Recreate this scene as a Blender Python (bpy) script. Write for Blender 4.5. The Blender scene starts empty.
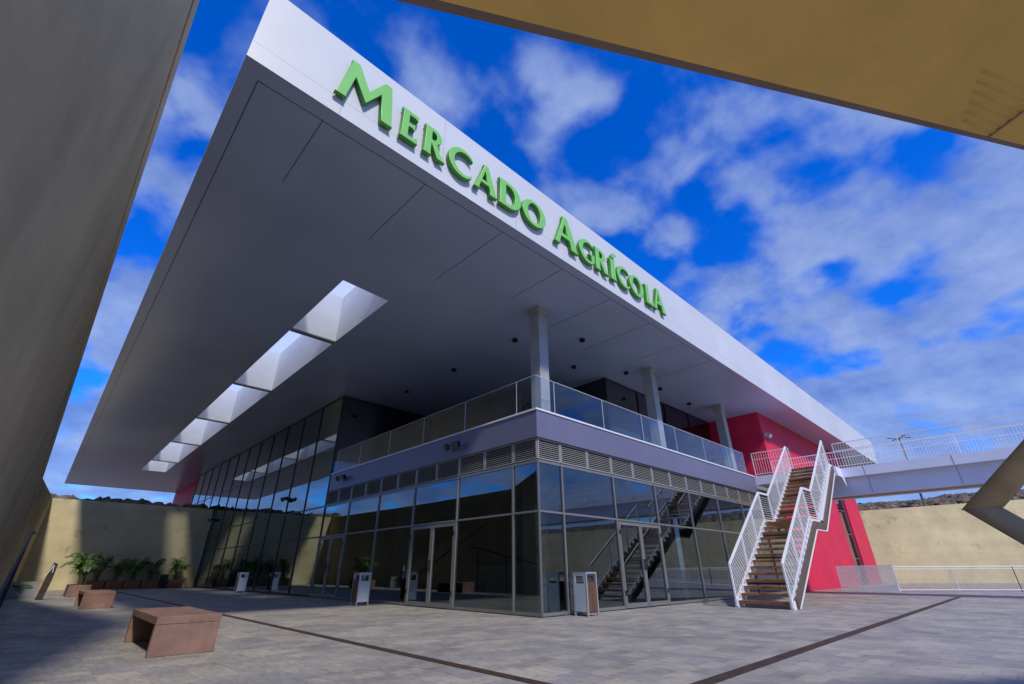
import bpy, bmesh, math, random
from mathutils import Vector, Matrix
random.seed(7)
sc = bpy.context.scene
COL = sc.collection
R = math.radians

# ------------------------------------------------------------------ helpers
def link(o, parent=None):
    COL.objects.link(o)
    if parent is not None:
        o.parent = parent
    return o

def tag(o, label=None, cat=None, group=None, kind=None):
    if label: o['label'] = label
    if cat: o['category'] = cat
    if group: o['group'] = group
    if kind: o['kind'] = kind
    return o

def empty(name, loc, label, cat, group=None, rz=0.0):
    o = bpy.data.objects.new(name, None)
    o.empty_display_size = 0.3
    o.location = loc
    o.rotation_euler = (0, 0, rz)
    link(o)
    return tag(o, label, cat, group)

class MB:
    """collects faces, then links them as ONE mesh object"""
    def __init__(s):
        s.v = []; s.f = []; s.mi = []; s.cur = 0
    def face(s, pts):
        n = len(s.v); s.v += [tuple(p) for p in pts]
        s.f.append(tuple(range(n, n + len(pts)))); s.mi.append(s.cur)
    def poly(s, verts, faces):
        n = len(s.v); s.v += [tuple(p) for p in verts]
        for f in faces:
            s.f.append(tuple(n + i for i in f)); s.mi.append(s.cur)
    def box(s, a, b):
        x0, x1 = sorted((a[0], b[0])); y0, y1 = sorted((a[1], b[1])); z0, z1 = sorted((a[2], b[2]))
        v = [(x0,y0,z0),(x1,y0,z0),(x1,y1,z0),(x0,y1,z0),(x0,y0,z1),(x1,y0,z1),(x1,y1,z1),(x0,y1,z1)]
        s.poly(v, [(0,3,2,1),(4,5,6,7),(0,1,5,4),(1,2,6,5),(2,3,7,6),(3,0,4,7)])
        return s
    def bar(s, p, q, w, h=None, up=(0,0,1)):
        h = h or w
        p = Vector(p); q = Vector(q); d = (q - p).normalized()
        u = Vector(up)
        if abs(d.dot(u)) > .98: u = Vector((1,0,0))
        r = d.cross(u).normalized(); u = r.cross(d).normalized()
        r = r * w / 2; u = u * h / 2
        v = [p-r-u, p+r-u, p+r+u, p-r+u, q-r-u, q+r-u, q+r+u, q-r+u]
        s.poly(v, [(0,3,2,1),(4,5,6,7),(0,1,5,4),(1,2,6,5),(2,3,7,6),(3,0,4,7)])
        return s
    def cyl(s, p, q, r0, r1=None, n=12, caps=True):
        r1 = r0 if r1 is None else r1
        p = Vector(p); q = Vector(q); d = (q - p).normalized()
        u = Vector((0,0,1)) if abs(d.z) < .95 else Vector((1,0,0))
        a = d.cross(u).normalized(); b = a.cross(d).normalized()
        v = []
        for c, r in ((p, r0), (q, r1)):
            for k in range(n):
                t = 2*math.pi*k/n
                v.append(c + a*math.cos(t)*r + b*math.sin(t)*r)
        f = [(k, (k+1) % n, n+(k+1) % n, n+k) for k in range(n)]
        if caps: f += [tuple(range(n-1, -1, -1)), tuple(range(n, 2*n))]
        s.poly(v, f); return s
    def prism(s, pts, vec):
        """closed polygon pts extruded by vec"""
        n = len(pts); vec = Vector(vec)
        v = [Vector(p) for p in pts]; v += [p + vec for p in v]
        f = [tuple(range(n-1, -1, -1)), tuple(range(n, 2*n))]
        f += [(k, (k+1) % n, n+(k+1) % n, n+k) for k in range(n)]
        s.poly(v, f); return s
    def build(s, name, mat, parent=None, bevel=0, smooth=False, loc=None):
        me = bpy.data.meshes.new(name)
        me.from_pydata(s.v, [], s.f)
        mats = mat if isinstance(mat, (list, tuple)) else [mat]
        for m in mats: me.materials.append(m)
        if len(mats) > 1:
            me.polygons.foreach_set('material_index', s.mi)
        bm = bmesh.new(); bm.from_mesh(me)
        bmesh.ops.recalc_face_normals(bm, faces=bm.faces)
        if bevel:
            bmesh.ops.bevel(bm, geom=list(bm.edges), offset=bevel, segments=2, affect='EDGES', profile=.5)
        bm.to_mesh(me); bm.free()
        if smooth: me.polygons.foreach_set('use_smooth', [True]*len(me.polygons))
        o = bpy.data.objects.new(name, me)
        if loc: o.location = loc
        return link(o, parent)

def copy_tree(o, parent=None):
    c = o.copy(); link(c, parent)
    for ch in list(o.children):
        copy_tree(ch, c)
    return c

# ------------------------------------------------------------------ materials
def newmat(name):
    m = bpy.data.materials.new(name); m.use_nodes = True
    nt = m.node_tree; nt.nodes.clear()
    out = nt.nodes.new('ShaderNodeOutputMaterial')
    return m, nt, nt.nodes, nt.links, out

def N(nodes, t, **kw):
    n = nodes.new(t)
    for k, v in kw.items():
        if k.startswith('i_'):
            n.inputs[k[2:].replace('_', ' ')].default_value = v
        else:
            setattr(n, k, v)
    return n

def surf(name, col, rough=.6, metal=0.0, var=.12, scale=3.0, bump=0.0, bscale=40.0, stretch=(1,1,1), spec=.5, col2=None, detail=6, streak=None, coat=0, joint=None, spots=0):
    """principled surface whose colour wanders a little between two tones"""
    m, nt, ns, L, out = newmat(name)
    b = N(ns, 'ShaderNodeBsdfPrincipled')
    b.inputs['Roughness'].default_value = rough
    b.inputs['Metallic'].default_value = metal
    b.inputs['Specular IOR Level'].default_value = spec
    if coat:
        b.inputs['Coat Weight'].default_value = coat
        b.inputs['Coat Roughness'].default_value = .15
    tc = N(ns, 'ShaderNodeTexCoord'); mp = N(ns, 'ShaderNodeMapping')
    mp.inputs['Scale'].default_value = stretch
    L.new(tc.outputs['Object'], mp.inputs['Vector'])
    nz = N(ns, 'ShaderNodeTexNoise'); nz.inputs['Scale'].default_value = scale
    nz.inputs['Detail'].default_value = detail; nz.inputs['Roughness'].default_value = .62
    L.new(mp.outputs['Vector'], nz.inputs['Vector'])
    rp = N(ns, 'ShaderNodeValToRGB')
    rp.color_ramp.elements[0].position = .32; rp.color_ramp.elements[1].position = .68
    c2 = col2 or tuple(c*(1-var*1.6) for c in col)
    c1 = tuple(min(.95, c*(1+var*.5)) for c in col)
    rp.color_ramp.elements[0].color = (*c2, 1); rp.color_ramp.elements[1].color = (*c1, 1)
    L.new(nz.outputs['Fac'], rp.inputs['Fac'])
    colout = rp.outputs['Color']
    if streak:
        mp2 = N(ns, 'ShaderNodeMapping'); mp2.inputs['Scale'].default_value = streak[0]
        L.new(tc.outputs['Object'], mp2.inputs['Vector'])
        n2 = N(ns, 'ShaderNodeTexNoise'); n2.inputs['Scale'].default_value = 1.0; n2.inputs['Detail'].default_value = 5
        L.new(mp2.outputs['Vector'], n2.inputs['Vector'])
        r2 = N(ns, 'ShaderNodeValToRGB')
        r2.color_ramp.elements[0].position = .38; r2.color_ramp.elements[1].position = .62
        k = 1 - streak[1]
        r2.color_ramp.elements[0].color = (k, k, k, 1); r2.color_ramp.elements[1].color = (1, 1, 1, 1)
        L.new(n2.outputs['Fac'], r2.inputs['Fac'])
        mx = N(ns, 'ShaderNodeMix', data_type='RGBA', blend_type='MULTIPLY'); mx.inputs[0].default_value = 1
        L.new(colout, mx.inputs[6]); L.new(r2.outputs['Color'], mx.inputs[7])
        colout = mx.outputs[2]
    if joint:
        ax, jw, jh, js, jd = joint
        sp = N(ns, 'ShaderNodeSeparateXYZ'); cb = N(ns, 'ShaderNodeCombineXYZ')
        L.new(tc.outputs['Object'], sp.inputs[0])
        L.new(sp.outputs[ax[0]], cb.inputs[0]); L.new(sp.outputs[ax[1]], cb.inputs[1])
        br = N(ns, 'ShaderNodeTexBrick'); br.offset = 0 if jd >= 0 else .5; jd = abs(jd)
        br.inputs['Color1'].default_value = (1, 1, 1, 1); br.inputs['Color2'].default_value = (.90, .90, .89, 1)
        br.inputs['Mortar'].default_value = (1-jd, 1-jd, 1-jd, 1)
        br.inputs['Scale'].default_value = 1; br.inputs['Mortar Size'].default_value = js; br.inputs['Mortar Smooth'].default_value = .4
        br.inputs['Brick Width'].default_value = jw; br.inputs['Row Height'].default_value = jh
        L.new(cb.outputs[0], br.inputs['Vector'])
        mj = N(ns, 'ShaderNodeMix', data_type='RGBA', blend_type='MULTIPLY'); mj.inputs[0].default_value = 1
        L.new(colout, mj.inputs[6]); L.new(br.outputs['Color'], mj.inputs[7]); colout = mj.outputs[2]
    if spots:
        n4 = N(ns, 'ShaderNodeTexNoise'); n4.inputs['Scale'].default_value = spots; n4.inputs['Detail'].default_value = 7; n4.inputs['Roughness'].default_value = .7
        L.new(tc.outputs['Object'], n4.inputs['Vector'])
        r4 = N(ns, 'ShaderNodeValToRGB'); r4.color_ramp.elements[0].position = .30; r4.color_ramp.elements[1].position = .42
        r4.color_ramp.elements[0].color = (.62, .6, .57, 1); r4.color_ramp.elements[1].color = (1, 1, 1, 1)
        L.new(n4.outputs['Fac'], r4.inputs['Fac'])
        m4 = N(ns, 'ShaderNodeMix', data_type='RGBA', blend_type='MULTIPLY'); m4.inputs[0].default_value = 1
        L.new(colout, m4.inputs[6]); L.new(r4.outputs['Color'], m4.inputs[7]); colout = m4.outputs[2]
    L.new(colout, b.inputs['Base Color'])
    if bump:
        n3 = N(ns, 'ShaderNodeTexNoise'); n3.inputs['Scale'].default_value = bscale; n3.inputs['Detail'].default_value = 5
        L.new(mp.outputs['Vector'], n3.inputs['Vector'])
        bp = N(ns, 'ShaderNodeBump'); bp.inputs['Strength'].default_value = bump; bp.inputs['Distance'].default_value = .02
        L.new(n3.outputs['Fac'], bp.inputs['Height']); L.new(bp.outputs['Normal'], b.inputs['Normal'])
    L.new(b.outputs['BSDF'], out.inputs['Surface'])
    return m

def glass(name, tint, base, ior, rough=0.0, refl=(1,1,1), wav=0.0):
    """coated pane: lets a tinted part through, mirrors the rest more strongly at grazing angles"""
    m, nt, ns, L, out = newmat(name)
    tr = N(ns, 'ShaderNodeBsdfTransparent'); tr.inputs['Color'].default_value = (*tint, 1)
    gl = N(ns, 'ShaderNodeBsdfGlossy'); gl.inputs['Roughness'].default_value = rough
    gl.inputs['Color'].default_value = (*refl, 1)
    lw = N(ns, 'ShaderNodeLayerWeight'); lw.inputs['Blend'].default_value = .5
    fr = N(ns, 'ShaderNodeMath', operation='POWER'); fr.inputs[1].default_value = ior
    L.new(lw.outputs['Facing'], fr.inputs[0])
    ma = N(ns, 'ShaderNodeMath', operation='MULTIPLY_ADD', use_clamp=True)
    ma.inputs[1].default_value = 1 - base; ma.inputs[2].default_value = base
    L.new(fr.outputs[0], ma.inputs[0])
    mx = N(ns, 'ShaderNodeMixShader')
    L.new(ma.outputs[0], mx.inputs[0]); L.new(tr.outputs[0], mx.inputs[1]); L.new(gl.outputs[0], mx.inputs[2])
    if wav:
        tc = N(ns, 'ShaderNodeTexCoord'); nz = N(ns, 'ShaderNodeTexNoise'); nz.inputs['Scale'].default_value = .7
        nz.inputs['Detail'].default_value = 1
        L.new(tc.outputs['Object'], nz.inputs['Vector'])
        bp = N(ns, 'ShaderNodeBump'); bp.inputs['Strength'].default_value = wav; bp.inputs['Distance'].default_value = .02
        L.new(nz.outputs['Fac'], bp.inputs['Height']); L.new(bp.outputs['Normal'], gl.inputs['Normal'])
    L.new(mx.outputs[0], out.inputs['Surface'])
    return m

def paving_mat():
    m, nt, ns, L, out = newmat('stone_paving')
    b = N(ns, 'ShaderNodeBsdfPrincipled'); b.inputs['Roughness'].default_value = .55
    tc = N(ns, 'ShaderNodeTexCoord'); mp = N(ns, 'ShaderNodeMapping')
    mp.inputs['Rotation'].default_value = (0, 0, R(90))
    L.new(tc.outputs['Object'], mp.inputs['Vector'])
    def brick(c1, c2, bias):
        br = N(ns, 'ShaderNodeTexBrick'); br.offset = .5
        br.inputs['Color1'].default_value = (*c1, 1); br.inputs['Color2'].default_value = (*c2, 1)
        br.inputs['Mortar'].default_value = (.30, .27, .22, 1)
        br.inputs['Scale'].default_value = 1; br.inputs['Mortar Size'].default_value = .005
        br.inputs['Mortar Smooth'].default_value = .3; br.inputs['Bias'].default_value = bias
        br.inputs['Brick Width'].default_value = .26; br.inputs['Row Height'].default_value = .39
        L.new(mp.outputs['Vector'], br.inputs['Vector'])
        return br
    b1 = brick((.315, .30, .285), (.41, .37, .305), 0)
    b2 = brick((.25, .24, .235), (.46, .41, .325), -.25)
    b2.offset = .5
    nz = N(ns, 'ShaderNodeTexNoise'); nz.inputs['Scale'].default_value = 1.3; nz.inputs['Detail'].default_value = 8
    nz.inputs['Roughness'].default_value = .65
    mp2 = N(ns, 'ShaderNodeMapping'); mp2.inputs['Scale'].default_value = (1.6, .5, 1)
    L.new(tc.outputs['Object'], mp2.inputs['Vector']); L.new(mp2.outputs[0], nz.inputs['Vector'])
    rp = N(ns, 'ShaderNodeValToRGB'); rp.color_ramp.elements[0].position = .35; rp.color_ramp.elements[1].position = .65
    L.new(nz.outputs['Fac'], rp.inputs['Fac'])
    mx = N(ns, 'ShaderNodeMix', data_type='RGBA')
    L.new(rp.outputs['Color'], mx.inputs[0]); L.new(b1.outputs['Color'], mx.inputs[6]); L.new(b2.outputs['Color'], mx.inputs[7])
    # fine grain
    n2 = N(ns, 'ShaderNodeTexNoise'); n2.inputs['Scale'].default_value = 9; n2.inputs['Detail'].default_value = 10
    n2.inputs['Roughness'].default_value = .75
    L.new(mp2.outputs[0], n2.inputs['Vector'])
    r2 = N(ns, 'ShaderNodeValToRGB'); r2.color_ramp.elements[0].position = .3; r2.color_ramp.elements[1].position = .7
    r2.color_ramp.elements[0].color = (.62, .62, .64, 1); r2.color_ramp.elements[1].color = (1.25, 1.22, 1.18, 1)
    L.new(n2.outputs['Fac'], r2.inputs['Fac'])
    m2 = N(ns, 'ShaderNodeMix', data_type='RGBA', blend_type='MULTIPLY'); m2.inputs[0].default_value = 1
    L.new(mx.outputs[2], m2.inputs[6]); L.new(r2.outputs['Color'], m2.inputs[7])
    n5 = N(ns, 'ShaderNodeTexNoise'); n5.inputs['Scale'].default_value = .55; n5.inputs['Detail'].default_value = 9; n5.inputs['Roughness'].default_value = .68
    L.new(tc.outputs['Object'], n5.inputs['Vector'])
    r5 = N(ns, 'ShaderNodeValToRGB'); r5.color_ramp.elements[0].position = .33; r5.color_ramp.elements[1].position = .6
    r5.color_ramp.elements[0].color = (.70, .69, .68, 1); r5.color_ramp.elements[1].color = (1.08, 1.07, 1.05, 1)
    L.new(n5.outputs['Fac'], r5.inputs['Fac'])
    v5 = N(ns, 'ShaderNodeTexVoronoi'); v5.inputs['Scale'].default_value = 1.7
    L.new(tc.outputs['Object'], v5.inputs['Vector'])
    r6 = N(ns, 'ShaderNodeValToRGB'); r6.color_ramp.elements[0].position = .035; r6.color_ramp.elements[1].position = .05
    r6.color_ramp.elements[0].color = (.5, .5, .5, 1); r6.color_ramp.elements[1].color = (1, 1, 1, 1)
    L.new(v5.outputs['Distance'], r6.inputs['Fac'])
    m5 = N(ns, 'ShaderNodeMix', data_type='RGBA', blend_type='MULTIPLY'); m5.inputs[0].default_value = 1
    L.new(m2.outputs[2], m5.inputs[6]); L.new(r5.outputs[0], m5.inputs[7])
    m6 = N(ns, 'ShaderNodeMix', data_type='RGBA', blend_type='MULTIPLY'); m6.inputs[0].default_value = 1
    L.new(m5.outputs[2], m6.inputs[6]); L.new(r6.outputs[0], m6.inputs[7])
    L.new(m6.outputs[2], b.inputs['Base Color'])
    rr = N(ns, 'ShaderNodeMapRange'); rr.inputs[1].default_value = .3; rr.inputs[2].default_value = .7
    rr.inputs[3].default_value = .42; rr.inputs[4].default_value = .75
    L.new(nz.outputs['Fac'], rr.inputs[0]); L.new(rr.outputs[0], b.inputs['Roughness'])
    ad = N(ns, 'ShaderNodeMath', operation='MULTIPLY_ADD'); ad.inputs[1].default_value = -.6
    L.new(b1.outputs['Fac'], ad.inputs[0]); L.new(n2.outputs['Fac'], ad.inputs[2])
    bp = N(ns, 'ShaderNodeBump'); bp.inputs['Strength'].default_value = .35; bp.inputs['Distance'].default_value = .008
    L.new(ad.outputs[0], bp.inputs['Height']); L.new(bp.outputs['Normal'], b.inputs['Normal'])
    L.new(b.outputs['BSDF'], out.inputs['Surface'])
    return m

def panel_mat(name, col, w, h, rough, rot=0, loc=(0,0,0), seam=.55, spec=.5, axes='XY', size=.006, var=.04):
    """large flat cladding panels with thin seams"""
    m, nt, ns, L, out = newmat(name)
    b = N(ns, 'ShaderNodeBsdfPrincipled'); b.inputs['Roughness'].default_value = rough
    b.inputs['Specular IOR Level'].default_value = spec
    tc = N(ns, 'ShaderNodeTexCoord')
    vec = tc.outputs['Object']
    if axes == 'XZ':
        sp = N(ns, 'ShaderNodeSeparateXYZ'); cb = N(ns, 'ShaderNodeCombineXYZ')
        L.new(vec, sp.inputs[0]); L.new(sp.outputs[0], cb.inputs[0]); L.new(sp.outputs[2], cb.inputs[1])
        vec = cb.outputs[0]
    mp = N(ns, 'ShaderNodeMapping'); mp.inputs['Rotation'].default_value = (0, 0, R(rot)); mp.inputs['Location'].default_value = loc
    L.new(vec, mp.inputs['Vector'])
    br = N(ns, 'ShaderNodeTexBrick'); br.offset = .5; br.offset_frequency = 2
    br.inputs['Color1'].default_value = (*col, 1)
    br.inputs['Color2'].default_value = (*(c*(1-var) for c in col), 1)
    br.inputs['Mortar'].default_value = (*(c*(1-seam) for c in col), 1)
    br.inputs['Scale'].default_value = 1; br.inputs['Mortar Size'].default_value = size; br.inputs['Mortar Smooth'].default_value = 0
    br.inputs['Brick Width'].default_value = w; br.inputs['Row Height'].default_value = h
    L.new(mp.outputs[0], br.inputs['Vector'])
    nz = N(ns, 'ShaderNodeTexNoise'); nz.inputs['Scale'].default_value = .35; nz.inputs['Detail'].default_value = 4
    L.new(tc.outputs['Object'], nz.inputs['Vector'])
    mr = N(ns, 'ShaderNodeMapRange'); mr.inputs[1].default_value = .3; mr.inputs[2].default_value = .7
    mr.inputs[3].default_value = .9; mr.inputs[4].default_value = 1.03
    L.new(nz.outputs['Fac'], mr.inputs[0])
    mx = N(ns, 'ShaderNodeMix', data_type='RGBA', blend_type='MULTIPLY'); mx.inputs[0].default_value = 1
    L.new(br.outputs['Color'], mx.inputs[6]); L.new(mr.outputs[0], mx.inputs[7])
    L.new(mx.outputs[2], b.inputs['Base Color'])
    bp = N(ns, 'ShaderNodeBump'); bp.inputs['Strength'].default_value = .08; bp.inputs['Distance'].default_value = .05
    n2 = N(ns, 'ShaderNodeTexNoise'); n2.inputs['Scale'].default_value = .6; n2.inputs['Detail'].default_value = 2
    L.new(tc.outputs['Object'], n2.inputs['Vector'])
    L.new(n2.outputs['Fac'], bp.inputs['Height']); L.new(bp.outputs['Normal'], b.inputs['Normal'])
    L.new(b.outputs['BSDF'], out.inputs['Surface'])
    return m

M = {}
M['paving'] = paving_mat()
M['earth'] = surf('dry_earth', (.19, .15, .10), .95, scale=.6, var=.3, bump=.6, bscale=6)
M['rock'] = surf('basalt_rubble', (.17, .125, .085), .95, scale=2.2, var=.4, bump=1.0, bscale=7, col2=(.045, .04, .035))
M['fascia'] = panel_mat('white_cladding', (.60, .61, .65), 4.9, 1.75, .42, loc=(0.0, -.73, 0), seam=.35, axes='XZ', size=.008, var=.02)
M['soffit'] = panel_mat('soffit_panels', (.40, .48, .71), 7.4, 2.44, .28, rot=90, loc=(1.45, -7.53, 0), seam=.22, size=.006, var=.04)  # blue cast of the roof's shade is painted into the panel colour
def milky(name):
    m, nt, ns, L, out = newmat(name)
    tl = N(ns, 'ShaderNodeBsdfTranslucent'); tl.inputs['Color'].default_value = (.86, .89, .93, 1)
    tr = N(ns, 'ShaderNodeBsdfTransparent'); tr.inputs['Color'].default_value = (.92, .95, 1, 1)
    mx = N(ns, 'ShaderNodeMixShader'); mx.inputs[0].default_value = .62
    L.new(tr.outputs[0], mx.inputs[1]); L.new(tl.outputs[0], mx.inputs[2]); L.new(mx.outputs[0], out.inputs['Surface'])
    return m
M['milky'] = milky('milky_rooflight_sheet')
M['shaft'] = surf('white_shaft_plaster', (.80, .80, .80), .7, var=.04, scale=1.5)
M['band'] = panel_mat('grey_band_panels', (.15, .145, .225), 2.45, 2.0, .4, loc=(.94, 0, 0), seam=.3, size=.005, axes='XZ')
M['trimwhite'] = surf('white_trim_paint', (.70, .70, .72), .4, var=.05)
M['louvre'] = surf('louvre_aluminium', (.33, .32, .30), .45, metal=.2, var=.08)
M['mullion'] = surf('mullion_aluminium', (.25, .245, .235), .38, metal=.45, var=.06)
M['dark_mullion'] = surf('dark_mullion', (.03, .03, .032), .4, metal=.3)
M['window'] = glass('tinted_facade_glass', (.47, .51, .50), .14, 4.0, refl=(.82, .93, 1.0), wav=.045)
M['window_dark'] = glass('dark_upper_glass', (.38, .40, .41), .09, 4.5, refl=(.85, .9, 1.0), wav=.045)
M['balglass'] = glass('balustrade_glass', (.91, .95, .97), .045, 4.2, refl=(.9, .96, 1.0))
M['red'] = surf('crimson_render', (.70, .013, .066), .62, var=.12, scale=.6, bump=.12, bscale=60, streak=((1.5, 1.5, .15), .09))
M['column'] = surf('column_grey_paint', (.36, .36, .37), .45, var=.08)
M['beige'] = surf('beige_wall_render', (.62, .515, .29), .85, var=.14, scale=.45, bump=.3, bscale=18, streak=((.12, .12, 1.6), .10), spots=1.1)
M['pier'] = surf('beige_board_marked_concrete', (.66, .52, .285), .65, var=.16, scale=.35, bump=.25, bscale=16, streak=((.7, .7, .06), .14))
M['landing'] = surf('ochre_concrete_underside', (.84, .55, .15), .7, var=.10, scale=1.1, bump=.4, bscale=14, streak=((.3, 1.6, .4), .10))
M['landing_edge'] = surf('shade_brown_edge', (.27, .20, .17), .8, var=.12, scale=2)  # edge browner than the underside: its weaker light is painted into the colour
M['strut'] = surf('ochre_concrete_strut', (.43, .32, .175), .7, var=.15, scale=5.0, bump=.3, bscale=40)
M['white'] = surf('white_gloss_paint', (.78, .78, .80), .35, var=.04, scale=4)
M['bridge'] = surf('bridge_lilac_paint', (.74, .74, .88), .45, var=.06, scale=.7)
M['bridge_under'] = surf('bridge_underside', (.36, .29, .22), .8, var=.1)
M['wood'] = surf('brown_timber_tread', (.30, .13, .042), .55, var=.3, scale=1.5, stretch=(6, .8, 6), bump=.2, bscale=14)
M['brownsteel'] = surf('brown_stringer_web', (.115, .078, .058), .6, var=.1, scale=2)
M['bench'] = surf('terracotta_concrete', (.25, .14, .10), .78, var=.18, scale=3, bump=.3, bscale=60, spots=4, streak=((4, 4, .8), .12))
M['planter'] = surf('rust_brown_planter', (.30, .12, .05), .75, var=.2, scale=5, bump=.15, bscale=40)
M['soil'] = surf('potting_soil', (.05, .035, .025), .95, var=.3, scale=20, bump=.8, bscale=60)
M['binsteel'] = surf('bin_brushed_steel', (.55, .62, .72), .38, metal=.35, var=.05)
M['binframe'] = surf('bin_steel_frame', (.55, .55, .56), .35, metal=.6, var=.05)
M['binwood'] = surf('bin_brown_slats', (.16, .075, .04), .6, var=.35, scale=3, stretch=(12, 12, .6))
M['blackmetal'] = surf('black_metal', (.02, .02, .022), .4, metal=.3)
M['darkhole'] = surf('dark_opening', (.008, .008, .009), .9)
M['lampglass'] = surf('lamp_lens', (.10, .10, .10), .12, var=.02)
M['rail_dark'] = surf('dark_handrail', (.035, .03, .026), .5, metal=.4)
M['drain'] = surf('rusty_drain_grate', (.075, .042, .028), .7, metal=.3, var=.3, scale=8)
M['leaf'] = surf('palm_leaf', (.16, .25, .045), .45, var=.35, scale=3, col2=(.045, .10, .02))
M['stem'] = surf('palm_stem', (.13, .14, .05), .6, var=.2)
M['green'] = surf('sign_green_face', (.20, .56, .12), .35, var=.04)
M['green_side'] = surf('sign_green_return', (.07, .32, .03), .45, var=.05)
M['int_wall'] = surf('interior_plaster', (.55, .53, .5), .8, var=.06)
M['int_dark'] = surf('interior_dark_partition', (.13, .12, .11), .7, var=.25, scale=.8)
M['int_floor'] = surf('interior_floor', (.30, .29, .27), .3, var=.08)
M['int_ceiling'] = surf('interior_ceiling', (.25, .25, .25), .8, var=.05)
M['counter'] = surf('interior_counter', (.34, .35, .34), .4, var=.05)
M['lowwall'] = surf('grey_low_wall', (.24, .235, .225), .85, var=.12, scale=2, bump=.3)
M['graffiti'] = surf('green_spray_paint', (.02, .10, .045), .7, var=.2, scale=6)
M['rust'] = surf('rusty_steel_plate', (.055, .036, .026), .75, metal=.2, var=.35, scale=5)
M['pole'] = surf('galvanised_pole', (.16, .16, .17), .45, metal=.5)

# ------------------------------------------------------------------ ground
g = MB(); g.face([(-400, -400, -.012), (400, -400, -.012), (400, 400, -.012), (-400, 400, -.012)])
g.build('ground', M['earth'])['kind'] = 'structure'
g = MB(); g.face([(-30, -45, 0), (50.0, -45, 0), (50.0, 62, 0), (-30, 62, 0)])
g.build('paving', M['paving'])['kind'] = 'structure'

# ------------------------------------------------------------------ market building
B = empty('market_building', (0, 0, 0), 'large glass market hall with flat white overhanging roof, lilac grey balcony band and crimson block', 'building')
ZT, ZG, ZL, ZF, ZS, ZR = 2.36, 3.67, 4.27, 5.08, 9.05, 11.12

# roof: slab with a long skylight slot
A_, B_, C_, D_ = (-9.04, -1.82), (42.0, -1.40), (42.0, 57.5), (-9.04, 57.5)
h0, h1, h2, h3 = (-4.72, 3.6), (-3.08, 3.72), (-2.72, 43.6), (-4.5, 43.8)
rf = MB()
outer = [A_, B_, C_, D_]; inner = [h0, h1, h2, h3]
for z, cur in ((ZS, 1), (ZR, 2)):
    rf.cur = cur
    for k in range(4):
        a, b = outer[k], outer[(k+1) % 4]; c, d = inner[(k+1) % 4], inner[k]
        rf.face([(*a, z), (*b, z), (*c, z), (*d, z)])
rf.cur = 0
for k in range(4):
    a, b = outer[k], outer[(k+1) % 4]
    rf.face([(*a, ZS), (*b, ZS), (*b, ZR), (*a, ZR)])
rf.cur = 2
for k in range(4):
    a, b = inner[k], inner[(k+1) % 4]
    rf.face([(*a, ZS), (*b, ZS), (*b, ZR), (*a, ZR)])
# weld shared corners so the slab is one closed shell
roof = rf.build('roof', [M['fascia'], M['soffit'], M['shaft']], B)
def lerp(a, b, t): return a + (b-a)*t
for yb in (7.84, 15.25, 22.76, 30.2, 38.1):
    t = (yb-3.6)/40.1
    x0 = lerp(h0[0], h3[0], t)+.004; x1 = lerp(h1[0], h2[0], t)-.004
    f = MB(); f.box((x0, yb, ZS+.02), (x1, yb+.22, ZR-.03)).build('skylight_baffle', M['shaft'], roof)
    f = MB(); f.box((x0, yb-.02, ZS-.03), (x1, yb+.24, ZS+.017)).build('skylight_beam', M['louvre'], roof)

f = MB()
ring = [h0, h1, h2, h3]; ex = .15
f.face([(h0[0]-ex, h0[1]-ex, ZR+.03), (h1[0]+ex, h1[1]-ex, ZR+.03), (h2[0]+ex, h2[1]+ex, ZR+.03), (h3[0]-ex, h3[1]+ex, ZR+.03)])
f.build('skylight_sheet', M['milky'], roof)

f = MB(); zs0, zs1 = ZS-.004, ZS+.002; sw = .007
f.box((-8.74-sw, -1.45, zs0), (-8.74+sw, 40, zs1)); f.box((-8.74-sw, -1.45-sw, zs0), (12.0, -1.45+sw, zs1))
for k in range(8):
    xk = -7.53+2.44*k
    f.box((xk-sw, -1.45, zs0), (xk+sw, .75+.5*(k % 3), zs1))
f.build('panel_seam', M['dark_mullion'], roof)
# soffit downlights
for (x, y) in ((1.95,2.85),(2.01,6.84),(1.98,10.69),(5.67,2.96),(7.94,1.77),(10.91,1.78),(14.11,1.9),(3.86,1.06),(-6.2,12.0)):
    if x < 0: continue
    f = MB(); f.cyl((x, y, ZS-.10), (x, y, ZS-.003), .11, n=16).build('downlight', M['blackmetal'], B)

# columns: upper storey and, on the same axes, inside the ground floor
for (x, y) in ((1.0, .72), (8.4, .92), (15.75, 1.05)):
    f = MB(); f.box((x-.21, y-.21, ZF+.003), (x+.21, y+.21, ZS-.25))
    c = f.build('column', M['column'], B, bevel=.012)
    f = MB(); f.box((x-.25, y-.25, ZS-.248), (x+.25, y+.25, ZS-.003)).build('column_head', M['column'], c)
for (x, y) in ((1.0, 1.1), (8.4, 1.2), (15.75, 1.2), (1.3, 8.6), (1.3, 16.1), (1.3, 23.6)):
    f = MB(); f.box((x-.25, y-.25, .035), (x+.25, y+.25, ZL-.03)).build('interior_column', M['column'], B)

# terrace slab with its grey band
f = MB(); f.box((.25, .25, ZL+.02), (15.2, 13.3, ZF-.02)); f.box((15.2, .3, ZL+.02), (18.3, 13.3, ZF-.02))
f.build('terrace_slab', M['int_ceiling'], B)
f = MB()
f.prism([(-.09, -.09, ZL), (15.4, -.09, ZL), (15.4, .245, ZL), (.245, .245, ZL), (.245, 13.2, ZL), (-.09, 13.2, ZL)], (0, 0, ZF-ZL-.05))
band = f.build('balcony_band', M['band'], B)
f = MB()
f.prism([(-.12, -.12, ZF-.048), (15.4, -.12, ZF-.048), (15.4, .245, ZF-.048), (.245, .245, ZF-.048), (.245, 13.2, ZF-.048), (-.12, 13.2, ZF-.048)], (0, 0, .05))
f.build('coping', M['trimwhite'], band)

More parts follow.
